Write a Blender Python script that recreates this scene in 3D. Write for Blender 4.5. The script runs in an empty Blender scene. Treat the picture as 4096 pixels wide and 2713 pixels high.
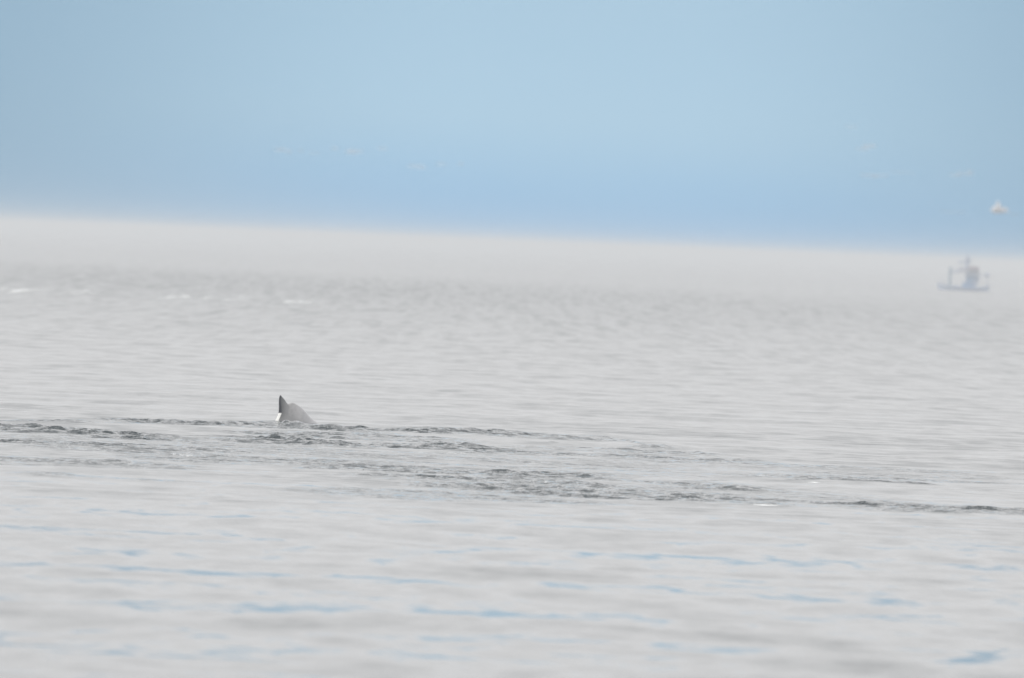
import bpy, bmesh, math, random
import numpy as np
from mathutils import Vector, Matrix

random.seed(7)
rng = np.random.default_rng(11)
sc = bpy.context.scene
col = sc.collection

# ------------------------------------------------------------------ camera
W, H = 4096.0, 2713.0          # photograph size, used to turn its pixels into places
FPX = 45600.0                  # a long telephoto lens
CAM_Z = 8.0
HORIZON_MID = 976.0            # row of the true horizon under the frame's centre
ROLL = math.radians(2.35)
cam_d = bpy.data.cameras.new("camera")
cam = bpy.data.objects.new("camera", cam_d)
col.objects.link(cam)
cam_d.sensor_width = 36.0
cam_d.lens = 36.0 * FPX / W
cam_d.clip_start = 1.0
cam_d.clip_end = 400000.0
pitch = math.atan((H / 2 - HORIZON_MID) * math.cos(ROLL) / FPX)
R = Matrix.Rotation(math.radians(90) - pitch, 4, 'X') @ Matrix.Rotation(ROLL, 4, 'Z')
cam.matrix_world = Matrix.Translation((0, 0, CAM_Z)) @ R
sc.camera = cam
cam_d.dof.use_dof = True
cam_d.dof.focus_distance = 448.0
cam_d.dof.aperture_fstop = 1.6
R3 = R.to_3x3()

def ray(px, py):
    return R3 @ Vector(((px - W / 2) / FPX, -(py - H / 2) / FPX, -1.0))

def at(px, py, z=0.0):
    """point of the photograph lying on the water level z"""
    d = ray(px, py)
    t = (z - CAM_Z) / d.z
    return Vector((d.x * t, d.y * t, z))

def at_depth(px, py, Y):
    d = ray(px, py)
    t = Y / d.y
    return Vector((d.x * t, Y, CAM_Z + d.z * t))

# ------------------------------------------------------------------ world
SUN_EL, SUN_AZ = math.radians(46), math.radians(-105)   # azimuth clockwise from +Y (view direction)
world = bpy.data.worlds.new("World")
sc.world = world
world.use_nodes = True
nt = world.node_tree
nt.nodes.clear()

class G:
    """small node-graph helper"""
    def __init__(s, nt): s.nt = nt
    def n(s, t, **kw):
        nd = s.nt.nodes.new(t)
        for k, v in kw.items():
            setattr(nd, k, v)
        return nd
    def put(s, sock, v):
        if hasattr(v, 'is_output'): s.nt.links.new(v, sock)
        elif v is not None: sock.default_value = v
    def math(s, op, a, b=None, c=None, clamp=False):
        nd = s.n('ShaderNodeMath', operation=op, use_clamp=clamp)
        for i, v in enumerate((a, b, c)): s.put(nd.inputs[i], v)
        return nd.outputs[0]
    def vec(s, op, a, b=None, scale=None):
        nd = s.n('ShaderNodeVectorMath', operation=op)
        s.put(nd.inputs[0], a)
        if b is not None: s.put(nd.inputs[1], b)
        if scale is not None: s.put(nd.inputs['Scale'], scale)
        return nd.outputs['Value'] if op in ('LENGTH', 'DOT_PRODUCT') else nd.outputs[0]
    def sep(s, v):
        nd = s.n('ShaderNodeSeparateXYZ'); s.put(nd.inputs[0], v); return nd.outputs
    def comb(s, x, y, z):
        nd = s.n('ShaderNodeCombineXYZ')
        for i, v in enumerate((x, y, z)): s.put(nd.inputs[i], v)
        return nd.outputs[0]
    def noise(s, v, scale=1.0, detail=2.0, rough=0.5, dist=0.0):
        nd = s.n('ShaderNodeTexNoise'); s.put(nd.inputs['Vector'], v)
        nd.inputs['Scale'].default_value = scale; nd.inputs['Detail'].default_value = detail
        nd.inputs['Roughness'].default_value = rough; nd.inputs['Distortion'].default_value = dist
        return nd.outputs
    def smooth(s, v, a, b, lo=0.0, hi=1.0):
        nd = s.n('ShaderNodeMapRange', interpolation_type='SMOOTHSTEP')
        for i, q in enumerate((v, a, b, lo, hi)): s.put(nd.inputs[i], q)
        return nd.outputs[0]
    def mix(s, f, a, b, mode='MIX'):
        nd = s.n('ShaderNodeMix', data_type='RGBA', blend_type=mode)
        s.put(nd.inputs[0], f); s.put(nd.inputs[6], a); s.put(nd.inputs[7], b)
        return nd.outputs[2]
    def attr(s, name):
        nd = s.n('ShaderNodeAttribute', attribute_name=name); return nd.outputs

g = G(nt)
sky = g.n('ShaderNodeTexSky', sky_type='NISHITA')
sky.sun_disc = False
sky.sun_elevation = SUN_EL
sky.sun_rotation = SUN_AZ
sky.air_density = 1.6
sky.dust_density = 0.2
sky.ozone_density = 3.0
bg = g.n('ShaderNodeBackground')
bg.inputs['Strength'].default_value = 0.1
out = g.n('ShaderNodeOutputWorld')
tc = g.n('ShaderNodeTexCoord')
dirv = tc.outputs['Generated']
dx, dy, dz = g.sep(dirv)[0:3]
SKY_TINT = (1.0, 1.0, 1.0, 1.0)
# low clear air: the bluest part hugs the horizon, paler above it
low = g.mix(g.smooth(dz, 0.000, 0.012), (2.75, 5.05, 7.55, 1), (4.25, 6.15, 7.65, 1))
low = g.mix(g.smooth(dz, 0.012, 0.024), low, (4.1, 5.9, 7.35, 1))
lown = g.noise(g.comb(g.math('MULTIPLY', dx, 14.0), g.math('MULTIPLY', dz, 60.0), 0.0), 1.0, 2.0)[0]
low = g.mix(g.smooth(lown, 0.3, 0.7, 0.0, 0.35), low, (4.35, 6.05, 7.45, 1))
# lens vignetting painted into the sky: darker towards both sides of the view
side = g.smooth(g.math('ABSOLUTE', g.math('SUBTRACT', dx, 0.004)), 0.008, 0.062)
low = g.mix(g.math('MULTIPLY', side, 0.85), low, (2.75, 4.2, 5.5, 1))
blue = g.mix(g.smooth(dz, 0.05, 0.4), low, sky.outputs[0])
# the bright broken cloud deck that the water mirrors
pl = g.vec('DIVIDE', g.comb(dx, dy, 0.0), g.comb(g.math('ADD', g.math('ABSOLUTE', dz), 0.08), g.math('ADD', g.math('ABSOLUTE', dz), 0.08), 1.0))
cn = g.noise(pl, 1.6, 5.0, 0.55)[0]
cn2 = g.noise(g.comb(g.math('MULTIPLY', dx, 30.0), g.math('MULTIPLY', dy, 30.0), g.math('MULTIPLY', dz, 90.0)), 1.0, 3.0, 0.5)[0]
edge = g.math('ADD', dz, g.math('MULTIPLY', g.math('SUBTRACT', cn2, 0.5), 0.02))
cover = g.smooth(edge, 0.038, 0.080)
cloudc = g.mix(g.smooth(cn, 0.35, 0.7), (9.95, 9.9, 10.0, 1), (11.5, 11.45, 11.5, 1))
cloudc = g.mix(g.smooth(dz, 0.03, 0.35), (9.4, 9.35, 9.4, 1), cloudc)
skyc = g.mix(cover, blue, cloudc)
g.put(bg.inputs['Color'], skyc)
nt.links.new(bg.outputs[0], out.inputs['Surface'])

# ------------------------------------------------------------------ sun
sun_d = bpy.data.lights.new("sun", 'SUN')
sun = bpy.data.objects.new("sun", sun_d)
col.objects.link(sun)
sun_d.energy = 1.75
sun_d.angle = math.radians(12)
sun_d.color = (1.0, 0.96, 0.9)
sv = Vector((math.sin(SUN_AZ) * math.cos(SUN_EL), math.cos(SUN_AZ) * math.cos(SUN_EL), math.sin(SUN_EL)))
sun.rotation_euler = sv.to_track_quat('Z', 'Y').to_euler()

# ------------------------------------------------------------------ exposure and sampling
vs = sc.view_settings
vs.view_transform = 'Standard'; vs.look = 'None'; vs.exposure = 0.0; vs.gamma = 1.0
vs.use_curve_mapping = False
sc.render.engine = 'CYCLES'
sc.cycles.use_denoising = True
sc.cycles.max_bounces = 6
sc.cycles.volume_bounces = 1
sc.cycles.glossy_bounces = 3
sc.cycles.transparent_max_bounces = 12
sc.cycles.caustics_reflective = False
sc.cycles.caustics_refractive = False

# ------------------------------------------------------------------ helpers
def new_mat(name):
    m = bpy.data.materials.new(name); m.use_nodes = True
    m.node_tree.nodes.clear()
    gg = G(m.node_tree)
    o = gg.n('ShaderNodeOutputMaterial')
    return m, gg, o

def paint(name, rgb, rough=0.5, wear=0.25, scale=3.0, metal=0.0):
    m, q, o = new_mat(name)
    b = q.n('ShaderNodeBsdfPrincipled')
    t = q.n('ShaderNodeTexCoord').outputs['Object']
    f = q.noise(t, scale, 4.0, 0.6)[0]
    dark = tuple(c * 0.6 for c in rgb) + (1,)
    q.put(b.inputs['Base Color'], q.mix(q.smooth(f, 0.45, 0.7, 0.0, wear), rgb + (1,), dark))
    q.put(b.inputs['Roughness'], q.smooth(f, 0.3, 0.7, rough - 0.08, rough + 0.1))
    b.inputs['Metallic'].default_value = metal
    m.node_tree.links.new(b.outputs[0], o.inputs[0])
    return m

def link_obj(name, me, mat=None, parent=None):
    o = bpy.data.objects.new(name, me)
    col.objects.link(o)
    if mat: me.materials.append(mat)
    if parent: o.parent = parent
    return o

def from_bm(name, bm, mat, parent=None, smooth=False):
    me = bpy.data.meshes.new(name)
    bmesh.ops.recalc_face_normals(bm, faces=bm.faces)
    bm.to_mesh(me); bm.free()
    if smooth:
        for p in me.polygons: p.use_smooth = True
    return link_obj(name, me, mat, parent)

def box(bm, x0, x1, y0, y1, z0, z1, bev=0.0):
    r = bmesh.ops.create_cube(bm, size=1.0)
    for v in r['verts']:
        v.co = Vector(((x0 + x1) / 2 + v.co.x * (x1 - x0), (y0 + y1) / 2 + v.co.y * (y1 - y0), (z0 + z1) / 2 + v.co.z * (z1 - z0)))
    if bev:
        es = list({e for v in r['verts'] for e in v.link_edges})
        bmesh.ops.bevel(bm, geom=es, offset=bev, segments=2, affect='EDGES', profile=0.6)

def tube(bm, a, b, r0, r1=None, seg=10):
    a, b = Vector(a), Vector(b); r1 = r0 if r1 is None else r1
    d = b - a
    M = Matrix.Translation((a + b) / 2) @ d.to_track_quat('Z', 'Y').to_matrix().to_4x4()
    bmesh.ops.create_cone(bm, cap_ends=True, segments=seg, radius1=r0, radius2=r1, depth=d.length, matrix=M)

# ------------------------------------------------------------------ the sea
NC_IN, TMAX = 750, 0.0535
t_in = np.linspace(-TMAX, TMAX, NC_IN)
step = t_in[1] - t_in[0]
outer, s, v = [], step, TMAX
while v < 2.5:
    s *= 1.45; v += s; outer.append(v)
tans = np.concatenate([-np.array(outer[::-1]), t_in, np.array(outer)])

rows = [6.0]
while rows[-1] < 190.0: rows.append(rows[-1] * 1.12)
rows[-1] = 190.0
def extend(to, sp):
    n = int(round((to - rows[-1]) / sp)); a = rows[-1]
    rows.extend(list(np.linspace(a, to, n + 1)[1:]))
extend(352.0, 0.32)
extend(512.0, 0.168)
sp = 0.25
while rows[-1] < 60000.0:
    rows.append(rows[-1] + sp); sp *= 1.021
Yr = np.array(rows)
NR, NC = len(Yr), len(tans)
Yg = np.repeat(Yr[:, None], NC, 1)
Xg = Yg * tans[None, :]
dY = np.gradient(Yr)[:, None]

def waves(n, lmin, lmax, slope, spread, sharp=0.0, base=90.0, X=None, Y=None, lod=True, seed=0):
    """sum of n wave trains; slope = rms slope, base = travel direction in degrees"""
    r = np.random.default_rng(seed)
    h = np.zeros(X.shape)
    for i in range(n):
        L = lmin * (lmax / lmin) ** r.random()
        th = math.radians(base + r.normal() * spread)
        k = 2 * math.pi / L
        a = slope / k * math.sqrt(2.0 / n) * (0.6 + 0.8 * r.random())
        ph = k * (X * math.cos(th) + Y * math.sin(th)) + r.random() * 6.283
        if sharp:
            c = (1 - np.abs(np.sin(ph / 2))) * 2 - 0.73
            w = (1 - sharp) * np.cos(ph) + sharp * c
        else:
            w = np.cos(ph)
        if lod:
            vis = np.clip((L / np.maximum(dY, 1e-6) - 2.2) / 3.0, 0, 1)
            w = w * vis
        h += a * w
    return h

# patches of broken water: photograph point, half length (photo px), half depth (m), strength
PATCH = [
    (60, 1712, 330, 7, 0.62), (430, 1740, 330, 4, 0.8), (260, 1775, 420, 7, 0.55), (820, 1694, 360, 5, 0.95),
    (560, 1800, 500, 6, 0.30), (1120, 1705, 250, 7, 0.60), (1190, 1768, 300, 4, 0.85), (1480, 1722, 300, 6, 0.95),
    (1420, 1745, 420, 6, 0.45), (1900, 1728, 300, 5, 0.72), (2200, 1750, 260, 6, 0.6), (1750, 1790, 330, 4.5, 0.75),
    (2050, 1808, 330, 2.6, 0.60), (2450, 1800, 400, 6, 0.28), (2750, 1838, 330, 7, 0.38),
    (330, 1850, 420, 7, 0.28), (900, 1836, 420, 7, 0.30), (1400, 1852, 330, 5, 0.42), (1750, 1880, 420, 6, 0.50),
    (2130, 1900, 330, 5.5, 0.75), (1950, 1925, 520, 6, 0.5), (2350, 1968, 600, 7, 0.60), (1800, 1985, 600, 7, 0.30),
    (2800, 1945, 300, 5, 0.40), (2680, 1990, 300, 4, 0.75), (3150, 1912, 330, 3.0, 0.40), (3050, 2005, 500, 5, 0.30),
    (3620, 2032, 360, 5.0, 0.60), (4000, 2045, 300, 5.0, 0.60), (1900, 1850, 900, 18, 0.16), (700, 1780, 700, 14, 0.2), (2600, 1960, 800, 14, 0.18), (3500, 1915, 500, 6, 0.22), (3400, 1880, 600, 8, 0.15),
]
# single swells and crests: point, half length px, depth m, height m
RIDGE = [
    (1168, 1707, 62, 1.5, 0.27), (1232, 1713, 85, 1.6, 0.13), (1136, 1704, 26, 0.8, 0.19), (1330, 1702, 60, 1.2, 0.12), (1340, 1722, 170, 1.8, 0.16), (1447, 1728, 26, 0.7, 0.27), (1360, 1752, 60, 0.8, 0.16),
    (320, 1695, 95, 1.8, 0.12), (80, 1716, 120, 1.6, 0.06), (250, 1736, 150, 1.3, 0.05), (900, 1698, 90, 1.4, 0.16),
    (1110, 1762, 60, 0.9, 0.16), (1220, 1772, 70, 0.9, 0.15), (1300, 1778, 120, 0.9, 0.14), (1690, 1790, 45, 0.9, 0.15), (1850, 1790, 130, 1.2, 0.17), (1850, 1806, 60, 0.7, 0.15),
    (1815, 1726, 50, 1.0, 0.13), (1990, 1732, 70, 1.2, 0.17), (1975, 1738, 40, 0.8, 0.15), (2200, 1758, 100, 1.8, 0.26), (2205, 1770, 40, 0.8, 0.12), (2620, 1792, 120, 2.0, 0.15),
    (2130, 1822, 90, 0.7, 0.07), (2300, 1838, 60, 0.8, 0.07), (2500, 1800, 60, 0.7, 0.09),
    (2330, 1914, 60, 1.6, 0.22), (2200, 1906, 170, 1.6, 0.16), (2080, 1905, 60, 1.2, 0.20), (1915, 1908, 50, 1.2, 0.16), (2060, 1920, 30, 0.6, 0.12), (2380, 1922, 22, 0.6, 0.10),
    (2450, 1928, 110, 1.0, 0.08), (2960, 1960, 110, 1.2, 0.16), (2370, 1945, 70, 1.0, 0.12),
    (230, 1905, 210, 2.4, 0.16), (600, 1925, 160, 1.8, 0.13), (480, 1850, 90, 1.4, 0.10), (1560, 1895, 60, 0.9, 0.09), (1080, 1995, 0, 1, 0),
    (1480, 1990, 190, 2.0, 0.07), (3540, 2012, 150, 1.6, 0.12), (3560, 2035, 90, 0.9, 0.07), (3690, 2042, 90, 0.9, 0.07), (3950, 2034, 110, 1.0, 0.06), (3120, 1912, 110, 0.6, 0.06), (3230, 1916, 60, 0.5, 0.05),
]
chop = np.zeros_like(Xg)
wob = waves(10, 6, 30, 1.0, 90, X=Xg, Y=Yg, lod=False, seed=5)
wob /= wob.std()
for (px, py, hl, hd, s_) in PATCH:
    c = at(px, py)
    rx = hl / FPX * c.y
    m = (((Xg - c.x) / rx) ** 2 + ((Yg - c.y + 0.8 * wob) / hd) ** 2)
    chop = np.maximum(chop, 1.15 * s_ * np.clip(1.3 - m * 0.75, 0, 1) ** 0.8)
# ragged edges, as wakes have: clumps and gaps
cl = waves(26, 1.2, 9.0, 1.0, 90, X=Xg, Y=Yg, seed=6, lod=False)
cl /= max(cl.std(), 1e-6)
chop *= np.clip(0.78 + 0.30 * cl, 0.0, 1.3)
# the rougher strip far out, seen small and soft
far = np.exp(-((Yg - 1850) / 480.0) ** 2) * np.clip((120 - Xg) / 140.0, 0.35, 1)
Z = np.zeros_like(Xg)
calm = 0.6 + 0.4 * np.clip(waves(12, 15, 60, 1.0, 90, X=Xg, Y=Yg, lod=False, seed=8) * 4, -1, 1)
Z += waves(44, 1.2, 8.0, 0.020, 45, X=Xg, Y=Yg, seed=1, base=80) * calm * np.clip((Yg - 140) / 380, 0.42, 0.85)
Z += waves(18, 9.0, 30.0, 0.010, 30, X=Xg, Y=Yg, seed=2, base=95)
Z += waves(24, 0.7, 1.8, 0.015, 60, X=Xg, Y=Yg, seed=4) * calm * np.clip((Yg - 240) / 120, 0.25, 1)
core = (slice(None), slice(len(outer), len(outer) + NC_IN))
sel = (Yr > 300) & (Yr < 560)
Xs, Ys = Xg[sel], Yg[sel]
dY_full = dY
dY = dY_full[sel]
rough = waves(46, 0.7, 3.0, 0.165, 17, sharp=0.6, X=Xs, Y=Ys, seed=3, base=86)
rough += waves(40, 0.45, 1.2, 0.25, 40, sharp=0.5, X=Xs, Y=Ys, seed=9)
Z[sel] += chop[sel] * rough
dY = dY_full
for (px, py, hl, hd, hh) in RIDGE:
    if not hl: continue
    c = at(px, py)
    rx = hl / FPX * c.y
    u = (Xg - c.x) / rx
    w = (Yg - c.y + 0.25 * wob) / hd
    near = w < 0
    prof = np.where(near, np.exp(-(w * 1.5) ** 2), np.exp(-(w * 0.8) ** 2))
    ends = np.exp(-np.abs(u + 0.12 * wob) ** 1.8 * 1.6)
    if not 1100 < px < 1310: hh *= 0.55 if hl < 90 else 0.75
    Z += hh * ends * prof * (1 + (0.0 if 1100 < px < 1310 else 0.35) * np.clip(cl, -1.5, 1.5))
    chop = np.maximum(chop, 0.5 * ends * prof * min(1, hh / 0.15))
# long thin lines where the disturbed water meets the calm
LINES = [([(0, 1722), (300, 1735), (650, 1742), (1000, 1752), (1250, 1780), (1500, 1795), (1750, 1812), (2100, 1818), (2450, 1832)], 0.8, 0.055, 0.6),
         ([(0, 1690), (400, 1698), (700, 1692), (1100, 1692)], 1.0, 0.05, 0.5),
         ([(1300, 1706), (1600, 1722), (2000, 1727), (2400, 1745), (2700, 1800), (3000, 1850)], 1.0, 0.05, 0.45),
         ([(1250, 1876), (1800, 1895), (2370, 1918)], 1.0, 0.06, 0.6),
         ([(2000, 1960), (2700, 2000), (3300, 2020), (4096, 2055)], 0.9, 0.05, 0.5),
         ([(2800, 1925), (3300, 1925), (3700, 1945)], 0.5, 0.04, 0.35),
         ([(3050, 1912), (3500, 1920)], 0.5, 0.04, 0.35),
         ([(150, 1786), (500, 1800), (900, 1838), (1300, 1850)], 1.0, 0.04, 0.35),
         ([(0, 1885), (250, 1902), (450, 1916), (760, 1932)], 1.6, 0.05, 0.0),
         ([(1900, 1940), (2300, 1975), (2900, 1985)], 0.9, 0.045, 0.4)]
for pts_, wd_, hh, cs in LINES:
    pp = [at(*p_) for p_ in pts_]
    tt_ = np.array([p_.x / p_.y for p_ in pp]); yy_ = np.array([p_.y for p_ in pp])
    tv = Xs / Ys
    yl = np.interp(tv, tt_, yy_) + 1.1 * wob[sel]
    ext = np.clip((tv - tt_[0]) / 0.002 + 1, 0, 1) * np.clip((tt_[-1] - tv) / 0.002 + 1, 0, 1)
    k_ = np.clip(0.8 + 0.7 * cl[sel], 0, 1.8) * ext
    e_ = np.exp(-((Ys - yl) / wd_) ** 2) * k_
    Z[sel] += hh * e_
    chop[sel] = np.maximum(chop[sel], cs * e_)
# foam on the breaking bits
foam = np.zeros_like(Xg)
for (px, py, hl, hd, s_) in [(700, 1822, 110, 2.2, 0.62), (1330, 1735, 120, 1.5, 0.5), (2050, 1932, 220, 2.2, 0.75), (2500, 1965, 160, 2, 0.7), (3100, 1903, 130, 1.2, 0.7),
                             (3250, 1932, 110, 1.0, 0.8), (3550, 1945, 60, 1, 0.8), (2790, 1985, 90, 1, 0.6), (1760, 1812, 190, 1.5, 0.55), (1980, 1815, 120, 1.2, 0.5), (3060, 2020, 70, 1, 0.62), (1480, 1760, 60, 1.2, 0.6), (500, 1752, 60, 1, 0.6), (300, 1742, 120, 1.3, 0.5),
                             (60, 1160, 160, 70, 0.52), (300, 1170, 160, 60, 0.6), (930, 1193, 50, 60, 0.8), (730, 1187, 120, 60, 0.66), (1180, 1207, 140, 60, 0.6)]:
    c = at(px, py)
    rx = hl / FPX * c.y
    m = ((Xg - c.x) / rx) ** 2 + ((Yg - c.y) / hd) ** 2
    foam = np.maximum(foam, s_ * np.exp(-m))

verts = np.stack([Xg, Yg, Z], -1).reshape(-1, 3)
idx = np.arange(NR * NC).reshape(NR, NC)
quads = np.stack([idx[:-1, :-1], idx[:-1, 1:], idx[1:, 1:], idx[1:, :-1]], -1).reshape(-1, 4)
# deep wide sheet that carries the water on to every side
S = 130000.0
nb = len(verts)
extra = np.array([(-S, -S, -0.7), (S, -S, -0.7), (S, S, -0.7), (-S, S, -0.7)])
verts = np.concatenate([verts, extra]); quads = np.concatenate([quads, [[nb, nb + 1, nb + 2, nb + 3]]])
me = bpy.data.meshes.new("sea")
me.vertices.add(len(verts)); me.vertices.foreach_set("co", verts.astype(np.float32).ravel())
me.loops.add(quads.size); me.loops.foreach_set("vertex_index", quads.astype(np.int32).ravel())
me.polygons.add(len(quads))
me.polygons.foreach_set("loop_start", (np.arange(len(quads)) * 4).astype(np.int32))
me.polygons.foreach_set("use_smooth", np.ones(len(quads), dtype=bool))
me.update(calc_edges=True)
def vattr(nm, arr):
    a = me.attributes.new(nm, 'FLOAT', 'POINT')
    a.data.foreach_set("value", np.concatenate([arr.ravel(), np.zeros(4)]).astype(np.float32))
vattr("chop", np.clip(chop, 0, 1.5)); vattr("foam", foam); vattr("far", far)
del verts, quads, idx

m_sea, q, o = new_mat("sea_water")
b = q.n('ShaderNodeBsdfPrincipled')
P = q.n('ShaderNodeNewGeometry').outputs['Position']
Nn = q.n('ShaderNodeNewGeometry').outputs['Normal']
ch = q.attr("chop")[2]; fo = q.attr("foam")[2]; fa = q.attr("far")[2]
def slope_noise(scale, amp, detail=2.0, stretch=(1, 1, 1), windward=False):
    c = q.noise(q.vec('MULTIPLY', P, stretch), scale, detail, 0.55)[1]
    c = q.vec('SUBTRACT', c, (0.5, 0.5, 0.5))
    if windward:      # wavelets lean one way, towards the lee (-Y)
        x_, y_, z_ = q.sep(c)[0:3]
        c = q.comb(x_, q.math('MULTIPLY', q.math('ABSOLUTE', y_), -1.6), 0.0)
    return q.vec('MULTIPLY', q.vec('SCALE', c, scale=amp), (1, 1, 0))
py_ = q.sep(P)[1]
s1 = slope_noise(0.55, q.math('ADD', 0.075, q.math('MULTIPLY', fa, 0.12)), 3.0, (1, 0.5, 1), True)
s2 = slope_noise(3.0, q.math('ADD', 0.03, q.math('MULTIPLY', ch, 2.0)), 3.0)
s3 = slope_noise(0.12, q.smooth(py_, 480.0, 1300.0, 0.14, 0.18), 3.0, (2.5, 0.6, 1), True)
s4 = slope_noise(11.0, q.math('MULTIPLY', ch, 1.6), 2.0)
s5 = slope_noise(0.5, q.math('ADD', q.smooth(py_, 520.0, 1100.0, 0.0, 0.14), q.math('MULTIPLY', fa, 0.34)), 3.0, (1, 0.028, 1), True)
lean = q.comb(0.0, q.smooth(py_, 230.0, 480.0, -0.009, -0.032), 0.0)   # lee faces hide the backs of the wavelets
nn = q.vec('NORMALIZE', q.vec('ADD', q.vec('ADD', q.vec('ADD', q.vec('ADD', q.vec('ADD', Nn, lean), s5), s1), q.vec('ADD', s2, s3)), s4))
q.put(b.inputs['Normal'], nn)
fn = q.noise(q.vec('MULTIPLY', P, (1, 0.6, 1)), 5.0, 5.0, 0.7)[0]
fn2 = q.noise(q.vec('MULTIPLY', P, (1, 0.35, 1)), 0.9, 3.0, 0.6)[0]
fn3 = q.noise(q.vec('MULTIPLY', P, (1, 0.03, 1)), 0.45, 4.0, 0.65)[0]
fn2 = q.math('ADD', fn2, q.math('MULTIPLY', q.math('SUBTRACT', fn3, 0.5), q.smooth(py_, 700.0, 1200.0, 0.0, 1.6)))
fmask = q.smooth(q.math('ADD', q.math('ADD', q.math('MULTIPLY', fn, 0.6), fn2), q.math('MULTIPLY', fo, 0.34)), 1.0, 1.2)
fmask = q.math('MULTIPLY', fmask, q.smooth(fo, 0.05, 0.3))
q.put(b.inputs['Base Color'], q.mix(fmask, (0.016, 0.028, 0.033, 1), (0.82, 0.84, 0.84, 1)))
q.put(b.inputs['Roughness'], q.math('ADD', q.smooth(py_, 270.0, 1500.0, 0.05, 0.13), q.math('MULTIPLY', fmask, 0.6)))
b.inputs['IOR'].default_value = 1.333
m_sea.node_tree.links.new(b.outputs[0], o.inputs[0])
sea = link_obj("sea", me, m_sea)
sea["kind"] = "structure"
sea["label"] = "pale grey sea with a rippled band of dark broken wake water"

# ------------------------------------------------------------------ whale
wc = at(1180, 1693)                      # where the back leaves the water
WS = wc.y / FPX                          # metres per photograph pixel there
def interp(pts, n):
    """Catmull-Rom through points"""
    P_ = [Vector(p) for p in pts]; P_ = [2 * P_[0] - P_[1]] + P_ + [2 * P_[-1] - P_[-2]]
    res = []
    for i in range(1, len(P_) - 2):
        for k in range(n):
            t = k / n; p0, p1, p2, p3 = P_[i - 1:i + 3]
            res.append(0.5 * ((2 * p1) + (-p0 + p2) * t + (2 * p0 - 5 * p1 + 4 * p2 - p3) * t * t + (-p0 + 3 * p1 - 3 * p2 + p3) * t ** 3))
    res.append(P_[-2]); return res

# whale space: x along the picture (m), z up, y away from the camera
def wl(px, py): return ((px - 1180) * WS, -(py - 1696) * WS)
bmw = bmesh.new()
# the arched back: elliptical sections; (photo x, photo y of the top, half width m, half height m, y offset)
st = [(1086, 1716, 0.05, 0.25, -0.02), (1105, 1690, 0.07, 0.32, -0.02), (1122, 1660, 0.09, 0.42, 0.04), (1138, 1630, 0.11, 0.50, 0.06), (1152, 1618.5, 0.14, 0.56, 0.08), (1168, 1614, 0.18, 0.60, 0.09),
      (1184, 1621.5, 0.24, 0.62, 0.11), (1200, 1631.5, 0.31, 0.62, 0.14), (1213, 1642.5, 0.37, 0.62, 0.19), (1227, 1658, 0.39, 0.62, 0.25), (1243, 1674, 0.41, 0.62, 0.32), (1262, 1687, 0.42, 0.62, 0.42), (1290, 1700, 0.42, 0.62, 0.55), (1330, 1716, 0.40, 0.60, 0.75), (1370, 1740, 0.38, 0.58, 0.95)]
tops = interp([(a_, b_, 0) for a_, b_, *_ in st], 4)
wid = interp([(c_, d_, e_) for _, _, c_, d_, e_ in st], 4)
rings = []
SEG = 40
for (tp, wd) in zip(tops, wid):
    x, zt = wl(tp.x, tp.y)
    hw, hh, yo = wd
    ring = []
    for k in range(SEG):
        a = 2 * math.pi * k / SEG
        # slightly keeled top as the photograph's narrow back
        sy = math.sin(a) * hw * (1 - 0.30 * max(0, math.cos(a)) ** 2)
        ring.append(bmw.verts.new((x, yo + sy, zt - hh + math.cos(a) * hh)))
    rings.append(ring)
for r0, r1 in zip(rings[:-1], rings[1:]):
    for k in range(SEG):
        bmw.faces.new((r0[k], r0[(k + 1) % SEG], r1[(k + 1) % SEG], r1[k]))
bmw.faces.new(rings[0]); bmw.faces.new(rings[-1][::-1])
# the fin: rows from the tip down; trailing edge left, leading edge right, blunt trailing face seen from behind
fin = [(1586.0, 1116.0, 1118.6, 0.012), (1588.0, 1114.6, 1121.5, 0.022), (1592.6, 1113.0, 1125.2, 0.034), (1602, 1111.6, 1134, 0.046), (1612, 1111.3, 1141.5, 0.055), (1622, 1111.5, 1150, 0.064), (1635, 1112.0, 1158, 0.074),
       (1647, 1112.2, 1166, 0.086), (1658, 1111.2, 1172, 0.10), (1668, 1107.5, 1178, 0.115), (1680, 1103.0, 1184, 0.135), (1692, 1098.5, 1190, 0.15), (1710, 1096, 1195, 0.17), (1730, 1092, 1198, 0.18)]
fr = interp([(a_, b_, c_) for a_, b_, c_, _ in fin], 4)
ft = interp([(d_, 0, 0) for *_, d_ in fin], 4)
frings = []
for rr, tt in zip(fr, ft):
    z = -(rr.x - 1696) * WS
    xl, xr = (rr.y - 1180) * WS, (rr.z - 1180) * WS
    L, T = xr - xl, tt.x
    # outline in plan: the blunt rear face is skewed so that it looks towards the camera
    sec = [(0.0, 0.55), (0.03, 0.05), (0.14, -0.60), (0.20, -0.78), (0.30, -0.86), (0.45, -0.80), (0.65, -0.56), (0.85, -0.26), (0.97, -0.08), (1.0, 0.0),
           (0.97, 0.08), (0.85, 0.26), (0.65, 0.56), (0.45, 0.80), (0.28, 0.92), (0.12, 0.90), (0.03, 0.78)]
    frings.append([bmw.verts.new((xl + u * L, w * T, z)) for u, w in sec])
n = len(frings[0])
for r0, r1 in zip(frings[:-1], frings[1:]):
    for k in range(n):
        bmw.faces.new((r0[k], r0[(k + 1) % n], r1[(k + 1) % n], r1[k]))
bmw.faces.new(frings[0]); bmw.faces.new(frings[-1][::-1])
bmesh.ops.recalc_face_normals(bmw, faces=bmw.faces)
mtmp = bpy.data.meshes.new("tmp"); bmw.to_mesh(mtmp); bmw.free()
tmp = bpy.data.objects.new("tmp", mtmp); col.objects.link(tmp)
md = tmp.modifiers.new("r", 'REMESH'); md.mode = 'VOXEL'; md.voxel_size = 0.011
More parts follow.
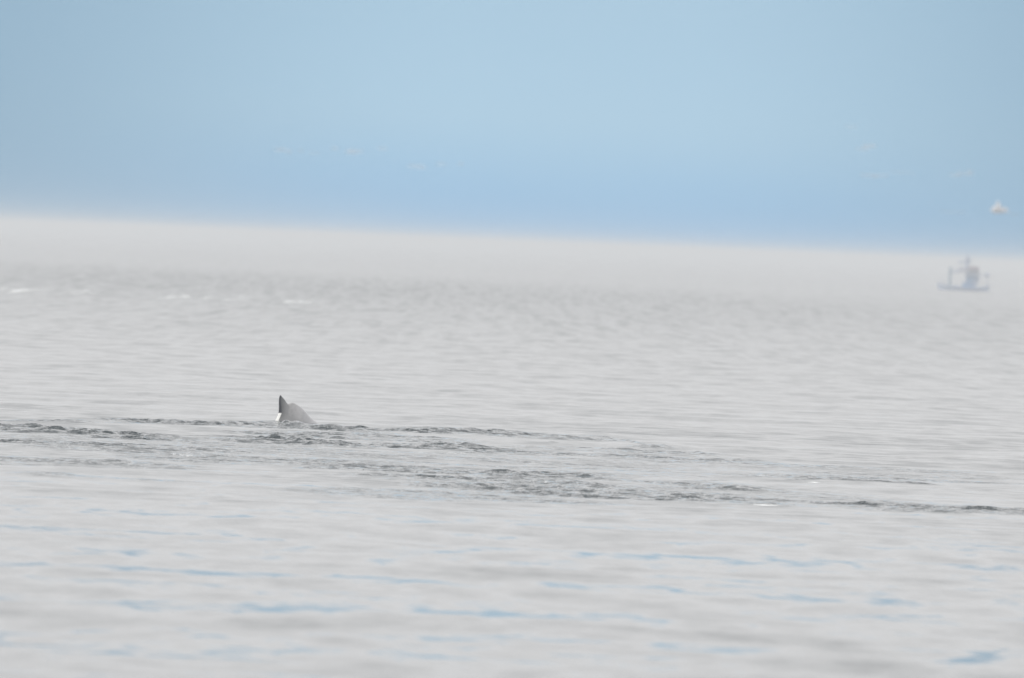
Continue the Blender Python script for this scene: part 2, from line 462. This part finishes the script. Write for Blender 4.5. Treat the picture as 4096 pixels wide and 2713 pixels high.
ms = tmp.modifiers.new("s", 'SMOOTH'); ms.iterations = 22; ms.factor = 0.5
dg = bpy.context.evaluated_depsgraph_get()
wme = bpy.data.meshes.new_from_object(tmp.evaluated_get(dg))
bpy.data.objects.remove(tmp); bpy.data.meshes.remove(mtmp)
wme.name = "whale"
for p in wme.polygons: p.use_smooth = True
nv = len(wme.vertices)
co = np.empty(nv * 3, np.float32); wme.vertices.foreach_get("co", co); co = co.reshape(-1, 3)
X_px = co[:, 0] / WS + 1180; Y_px = 1696 - co[:, 2] / WS
def ss(x, a, b_): t = np.clip((x - a) / (b_ - a), 0, 1); return t * t * (3 - 2 * t)
edge_x = np.interp(Y_px, [f[0] for f in fin], [f[1] for f in fin])
rb = np.round(Y_px / 3).astype(int)
rmin = {}
for k_ in np.unique(rb): rmin[k_] = X_px[(rb == k_)].min()
ks = sorted(rmin); edge_x = np.where(Y_px < 1704, np.interp(Y_px / 3, ks, [rmin[k_] for k_ in ks]), edge_x)
dfe = X_px - edge_x
wdt = np.interp(Y_px, [1586, 1595, 1620, 1655, 1690, 1700], [8, 8, 9, 14, 15, 12])
strip = (1 - ss(dfe, wdt - 2.5, wdt + 1.5)) * (co[:, 1] < 0.09)
white = strip * ss(Y_px, 1656.5, 1659.5) * ss(dfe, 0.5, 1.6)
dark = strip * (1 - white)
shade = (1 - ss(dfe, 7, 46)) * (1 - ss(Y_px, 1668, 1700) * 0.25)  # shading painted into the skin colour, darkest along the trailing edge
for nm, arr in (("white_patch", white), ("dark_edge", dark), ("side_shade", shade)):
    a = wme.attributes.new(nm, 'FLOAT', 'POINT'); a.data.foreach_set("value", arr.astype(np.float32))
m_w, q, o = new_mat("whale_skin")
b = q.n('ShaderNodeBsdfPrincipled'); b.inputs['Specular IOR Level'].default_value = 0.3
T = q.n('ShaderNodeTexCoord').outputs['Object']
mo = q.noise(T, 6.0, 5.0, 0.65)[0]
scr = q.noise(q.vec('MULTIPLY', T, (4, 4, 30)), 3.0, 3.0, 0.6)[0]
c = q.mix(q.smooth(mo, 0.35, 0.7), (0.40, 0.395, 0.40, 1), (0.31, 0.307, 0.31, 1))
c = q.mix(q.smooth(scr, 0.62, 0.72, 0.0, 0.25), c, (0.55, 0.55, 0.55, 1))
xx = q.sep(T)[0]
c = q.mix(q.smooth(xx, -0.2, 0.8, 0.0, 0.55), c, (0.56, 0.555, 0.565, 1))  # wet sheen of the back painted in: skin pales towards the right
c = q.mix(q.math('MULTIPLY', q.attr("side_shade")[2], 0.8), c, (0.06, 0.063, 0.067, 1))
c = q.mix(q.attr("dark_edge")[2], c, (0.008, 0.009, 0.022, 1))
c = q.mix(q.attr("white_patch")[2], c, (0.96, 0.96, 0.93, 1))
q.put(b.inputs['Base Color'], c)
q.put(b.inputs['Roughness'], q.smooth(mo, 0.3, 0.7, 0.22, 0.42))
bp = q.n('ShaderNodeBump'); bp.inputs['Strength'].default_value = 0.25; bp.inputs['Distance'].default_value = 0.02
q.put(bp.inputs['Height'], mo); q.put(b.inputs['Normal'], bp.outputs[0])
m_w.node_tree.links.new(b.outputs[0], o.inputs[0])
whale = link_obj("whale", wme, m_w)
whale.location = (wc.x, wc.y, 0.0)
whale["label"] = "grey whale back with tall dark edged fin and white streak rising from the wake"
whale["category"] = "whale"

# ------------------------------------------------------------------ boat far out in the haze
bc = at(3851, 1163)
BS = bc.y / FPX
boat = bpy.data.objects.new("fishing_boat", None); col.objects.link(boat)
boat.location = (bc.x, bc.y, 0)
boat["label"] = "small blue grey fishing boat with masts, hazy near the right horizon"
boat["category"] = "boat"
def bx(px): return (px - 3851) * BS
def bz(py): return (1163 - py) * BS
m_hull = paint("hull_paint", (0.56, 0.67, 0.88), 0.45)
m_house = paint("wheelhouse_paint", (0.14, 0.31, 0.54), 0.45)
m_red = paint("roof_paint", (0.40, 0.32, 0.38), 0.5)
m_steel = paint("rigging_steel", (0.32, 0.40, 0.56), 0.4)
m_white = paint("upper_paint", (0.38, 0.44, 0.56), 0.5)
m_teal = paint("post_paint", (0.11, 0.24, 0.35), 0.45)
m_glass, q, o = new_mat("window_glass")
b = q.n('ShaderNodeBsdfPrincipled'); b.inputs['Base Color'].default_value = (0.02, 0.03, 0.04, 1); b.inputs['Roughness'].default_value = 0.08
m_glass.node_tree.links.new(b.outputs[0], o.inputs[0])
# hull: lofted sections from bow (left) to stern (right)
bm = bmesh.new()
HULL = [(3745.5, 1140, 0.05), (3750, 1141, 0.55), (3762, 1143.5, 1.1), (3785, 1147.5, 1.55), (3820, 1150, 1.8), (3860, 1151, 1.85), (3900, 1150, 1.8), (3925, 1147, 1.7), (3942, 1142, 1.55), (3955, 1137, 1.35)]
rg = []
for i, (px, py, hw) in enumerate(HULL):
    x, zt = bx(px), bz(py)
    rake = 0.9 if i == 0 else (0.45 if i == 1 else 0)
    zk = -0.55
    sec = [(-hw, zt), (-hw * 0.96, zt * 0.55), (-hw * 0.78, 0.0), (-hw * 0.4, zk * 0.8), (0, zk), (hw * 0.4, zk * 0.8), (hw * 0.78, 0.0), (hw * 0.96, zt * 0.55), (hw, zt)]
    rg.append([bm.verts.new((x + rake * (1 - max(0, (z_ - zk) / (zt - zk))), y_, z_)) for y_, z_ in sec])
for r0, r1 in zip(rg[:-1], rg[1:]):
    for k in range(8): bm.faces.new((r0[k], r0[k + 1], r1[k + 1], r1[k]))
    bm.faces.new((r0[8], r0[0], r1[0], r1[8]))
bm.faces.new(rg[0]); bm.faces.new(rg[-1][::-1])
hull = from_bm("hull", bm, m_hull, boat)
bm = bmesh.new()
for r0, r1 in zip(HULL[:-1], HULL[1:]):
    for s_ in (-1, 1):
        tube(bm, (bx(r0[0]), s_ * r0[2], bz(r0[1]) + 0.04), (bx(r1[0]), s_ * r1[2], bz(r1[1]) + 0.04), 0.07, seg=6)
from_bm("rub_rail", bm, m_steel, hull)
def part_box(name, px0, px1, y0, y1, py0, py1, mat, parent=boat, bev=0.05):
    bm = bmesh.new(); box(bm, bx(px0), bx(px1), y0, y1, bz(py1), bz(py0), bev); return from_bm(name, bm, mat, parent)
def part_tube(name, a, b_, r, mat=m_steel, parent=boat, r1=None):
    bm = bmesh.new(); tube(bm, (bx(a[0]), a[2], bz(a[1])), (bx(b_[0]), b_[2], bz(b_[1])), r, r1); return from_bm(name, bm, mat, parent)
house = part_box("wheelhouse", 3867, 3904, -1.1, 1.1, 1098, 1150, m_house)
for px0 in (3869.5, 3878.5, 3887.5, 3896.0):
    part_box("window", px0, px0 + 6, -1.125, -1.09, 1101, 1110, m_glass, house, 0.0)
part_box("door", 3888, 3899, -1.13, -1.08, 1114, 1148, m_steel, house, 0.01)
ud = part_box("upper_bridge", 3872, 3911, -0.95, 0.95, 1078, 1096.5, m_white)
for px0 in (3875, 3884, 3893, 3902):
    part_box("window", px0, px0 + 6, -0.975, -0.94, 1083, 1091, m_glass, ud, 0.0)
part_box("roof", 3872, 3912, -1.15, 1.15, 1064.5, 1077.5, m_red, boat, 0.06)
part_box("awning", 3830, 3864, -1.2, 1.2, 1068, 1092, paint("awning_canvas", (0.62, 0.64, 0.72), 0.7), boat, 0.12)
part_box("cabin", 3848, 3866.5, -1.0, 1.0, 1130, 1151, m_house)
part_box("aft_cabin", 3905, 3916, -0.9, 0.9, 1098, 1128, m_white)
part_box("fish_hold", 3815, 3838, -0.9, 0.9, 1143, 1151, m_white)
mast = part_tube("mast", (3866, 1150, 0), (3865, 1021, 0), 0.42, m_steel, boat, 0.30)
part_box("radar", 3857, 3876, -0.3, 0.3, 1036, 1054, m_steel, mast, 0.08)
part_tube("crosstree", (3828, 1049, 0), (3864, 1051, 0), 0.22, m_steel, mast)
part_tube("boom", (3864, 1062, 0), (3808, 1092, 0), 0.14)
part_tube("boom_brace", (3804, 1091, 0), (3866, 1087, 0), 0.16)
part_tube("foremast", (3798.5, 1147, 0), (3798.5, 1070, 0), 0.34, m_teal)
part_tube("gantry_arm", (3908, 1092, 0), (3952, 1096, 0), 0.10)
part_tube("gantry_post", (3950, 1140, 0), (3948, 1092, 0), 0.07)
bm = bmesh.new()
bmesh.ops.create_icosphere(bm, subdivisions=2, radius=0.62, matrix=Matrix.Translation((bx(3946), 0, bz(1097))))
from_bm("net_block", bm, m_steel, boat, True)
bm = bmesh.new()
for k in range(7):
    tube(bm, (bx(3753 + k * 6), -1.0 - 0.08 * k, bz(1143)), (bx(3753 + k * 6), -1.0 - 0.08 * k, bz(1134)), 0.04, seg=6)
tube(bm, (bx(3750), -0.9, bz(1134)), (bx(3790), -1.5, bz(1136)), 0.05, seg=6)
from_bm("bow_rail", bm, m_steel, boat)
part_tube("forestay", (3864, 1025, 0), (3749, 1139, 0), 0.03)
part_tube("backstay", (3866, 1025, 0), (3952, 1137, 0), 0.03)

# ------------------------------------------------------------------ little far clouds
m_c, q, o = new_mat("cloud_vapour")
dd = q.n('ShaderNodeBsdfDiffuse'); dd.inputs['Color'].default_value = (0.97, 0.97, 0.98, 1)
dt = q.n('ShaderNodeBsdfTranslucent'); dt.inputs['Color'].default_value = (0.97, 0.97, 0.98, 1)
d = q.n('ShaderNodeMixShader'); d.inputs[0].default_value = 0.45
m_c.node_tree.links.new(dd.outputs[0], d.inputs[1]); m_c.node_tree.links.new(dt.outputs[0], d.inputs[2])
tr = q.n('ShaderNodeBsdfTransparent')
mx = q.n('ShaderNodeMixShader')
T = q.n('ShaderNodeTexCoord').outputs['Object']
oi = q.n('ShaderNodeObjectInfo')
cnz = q.noise(T, 0.012, 4.0, 0.6)[0]
lw = q.n('ShaderNodeLayerWeight'); lw.inputs['Blend'].default_value = 0.5
fac = q.math('MULTIPLY', q.smooth(cnz, 0.3, 0.65, 0.5, 1.0), q.math('POWER', q.math('SUBTRACT', 1.0, lw.outputs['Facing']), 1.8))
fac = q.math('MULTIPLY', fac, q.sep(oi.outputs['Color'])[0])
q.put(mx.inputs[0], fac)
m_c.node_tree.links.new(tr.outputs[0], mx.inputs[1]); m_c.node_tree.links.new(d.outputs[0], mx.inputs[2])
m_c.node_tree.links.new(mx.outputs[0], o.inputs[0])
CY = 36000.0
cpx = CY / FPX
def cloud(px, py, blobs, dens, label, group=None):
    r = random.Random(int(px * 7 + py))
    bm = bmesh.new()
    for (ox, oy, rx, rz) in blobs:
        s = bmesh.ops.create_icosphere(bm, subdivisions=3, radius=1.0)
        ph = [r.random() * 6 for _ in range(6)]
        for v in s['verts']:
            n_ = v.co.normalized()
            k = 1 + 0.13 * math.sin(4 * n_.x + ph[0]) * math.sin(5 * n_.z + ph[1]) + 0.10 * math.sin(9 * n_.x + ph[2] + 3 * n_.z)
            v.co = Vector((ox * cpx + n_.x * rx * cpx * k, n_.y * rz * cpx * k, -oy * cpx + n_.z * rz * cpx * k))
    c = at_depth(px, py, CY)
    ob = from_bm("cloud", bm, m_c, None, True)
    ob.location = c
    ob.color = (dens, dens, dens, 1)
    ob["label"] = label; ob["category"] = "cloud"
    if group: ob["group"] = group
GC = "faint cloud wisps above the horizon"
cloud(3993, 836, [(-4, 2, 28, 17), (-2, -11, 14, 24), (20, 4, 26, 13), (-14, 7, 18, 12)], 1.0, "small bright peaked cloud low over the horizon at right")
cloud(4055, 858, [(0, 0, 30, 5)], 0.14, "faint pinkish sliver just right of the bright peaked cloud", GC)
cloud(1123, 600, [(0, 0, 28, 8), (34, 6, 14, 7)], 0.26, "leftmost faint cloud wisp of the upper row left of centre", GC)
cloud(1205, 604, [(0, 0, 18, 6)], 0.14, "tiny faint wisp second from left in the upper row", GC)
cloud(1260, 612, [(0, 0, 24, 6)], 0.13, "very faint flat wisp slightly below the middle of the upper row", GC)
cloud(1340, 595, [(0, 0, 20, 7)], 0.20, "small round faint wisp left of the widest one in the upper row", GC)
cloud(1420, 605, [(0, 0, 34, 10), (-18, 6, 22, 6)], 0.24, "widest faint cloud wisp in the upper row left of centre", GC)
cloud(1530, 595, [(0, 0, 22, 7)], 0.20, "rightmost faint wisp of the upper row left of centre", GC)
cloud(1665, 665, [(0, 0, 34, 9), (26, 6, 20, 5)], 0.22, "longest faint wisp in the lower row near the centre", GC)
cloud(1765, 657, [(0, 0, 20, 7)], 0.20, "middle faint wisp of the lower row near the centre", GC)
cloud(1842, 656, [(0, 0, 13, 8)], 0.20, "rightmost tiny wisp of the lower row near the centre", GC)
cloud(3478, 585, [(0, 0, 34, 11), (-30, 12, 26, 6)], 0.24, "faint domed wisp high at right above the others", GC)
cloud(3497, 704, [(0, 0, 26, 9), (-34, -2, 26, 6), (34, -4, 26, 5)], 0.22, "faint three lobed wisp below the domed one at right", GC)
cloud(3610, 690, [(0, 0, 60, 6)], 0.11, "very faint long thin wisp between two brighter ones at right", GC)
cloud(3860, 695, [(0, 0, 36, 8), (20, -8, 16, 9), (-40, 8, 26, 6)], 0.20, "faint slanting wisp above and left of the bright cloud", GC)
cloud(3405, 508, [(0, 0, 30, 8)], 0.11, "topmost very faint wisp at the right", GC)
cloud(3810, 848, [(0, 0, 60, 6)], 0.11, "very faint low streak left of the bright peaked cloud", GC)

# ------------------------------------------------------------------ sea haze
bm = bmesh.new()
box(bm, -60000, 60000, -3000, 62000, -1.75, 12.0)
m_h, q, o = new_mat("sea_haze")
pv = q.n('ShaderNodeVolumePrincipled')
pv.inputs['Color'].default_value = (0.96, 0.98, 1.0, 1)
pv.inputs['Density'].default_value = 2.6e-4
pv.inputs['Anisotropy'].default_value = 0.0
m_h.node_tree.links.new(pv.outputs[0], o.inputs['Volume'])
hz = from_bm("haze", bm, m_h)
hz["kind"] = "stuff"
hz["label"] = "thin pale sea fog lying over the far water"
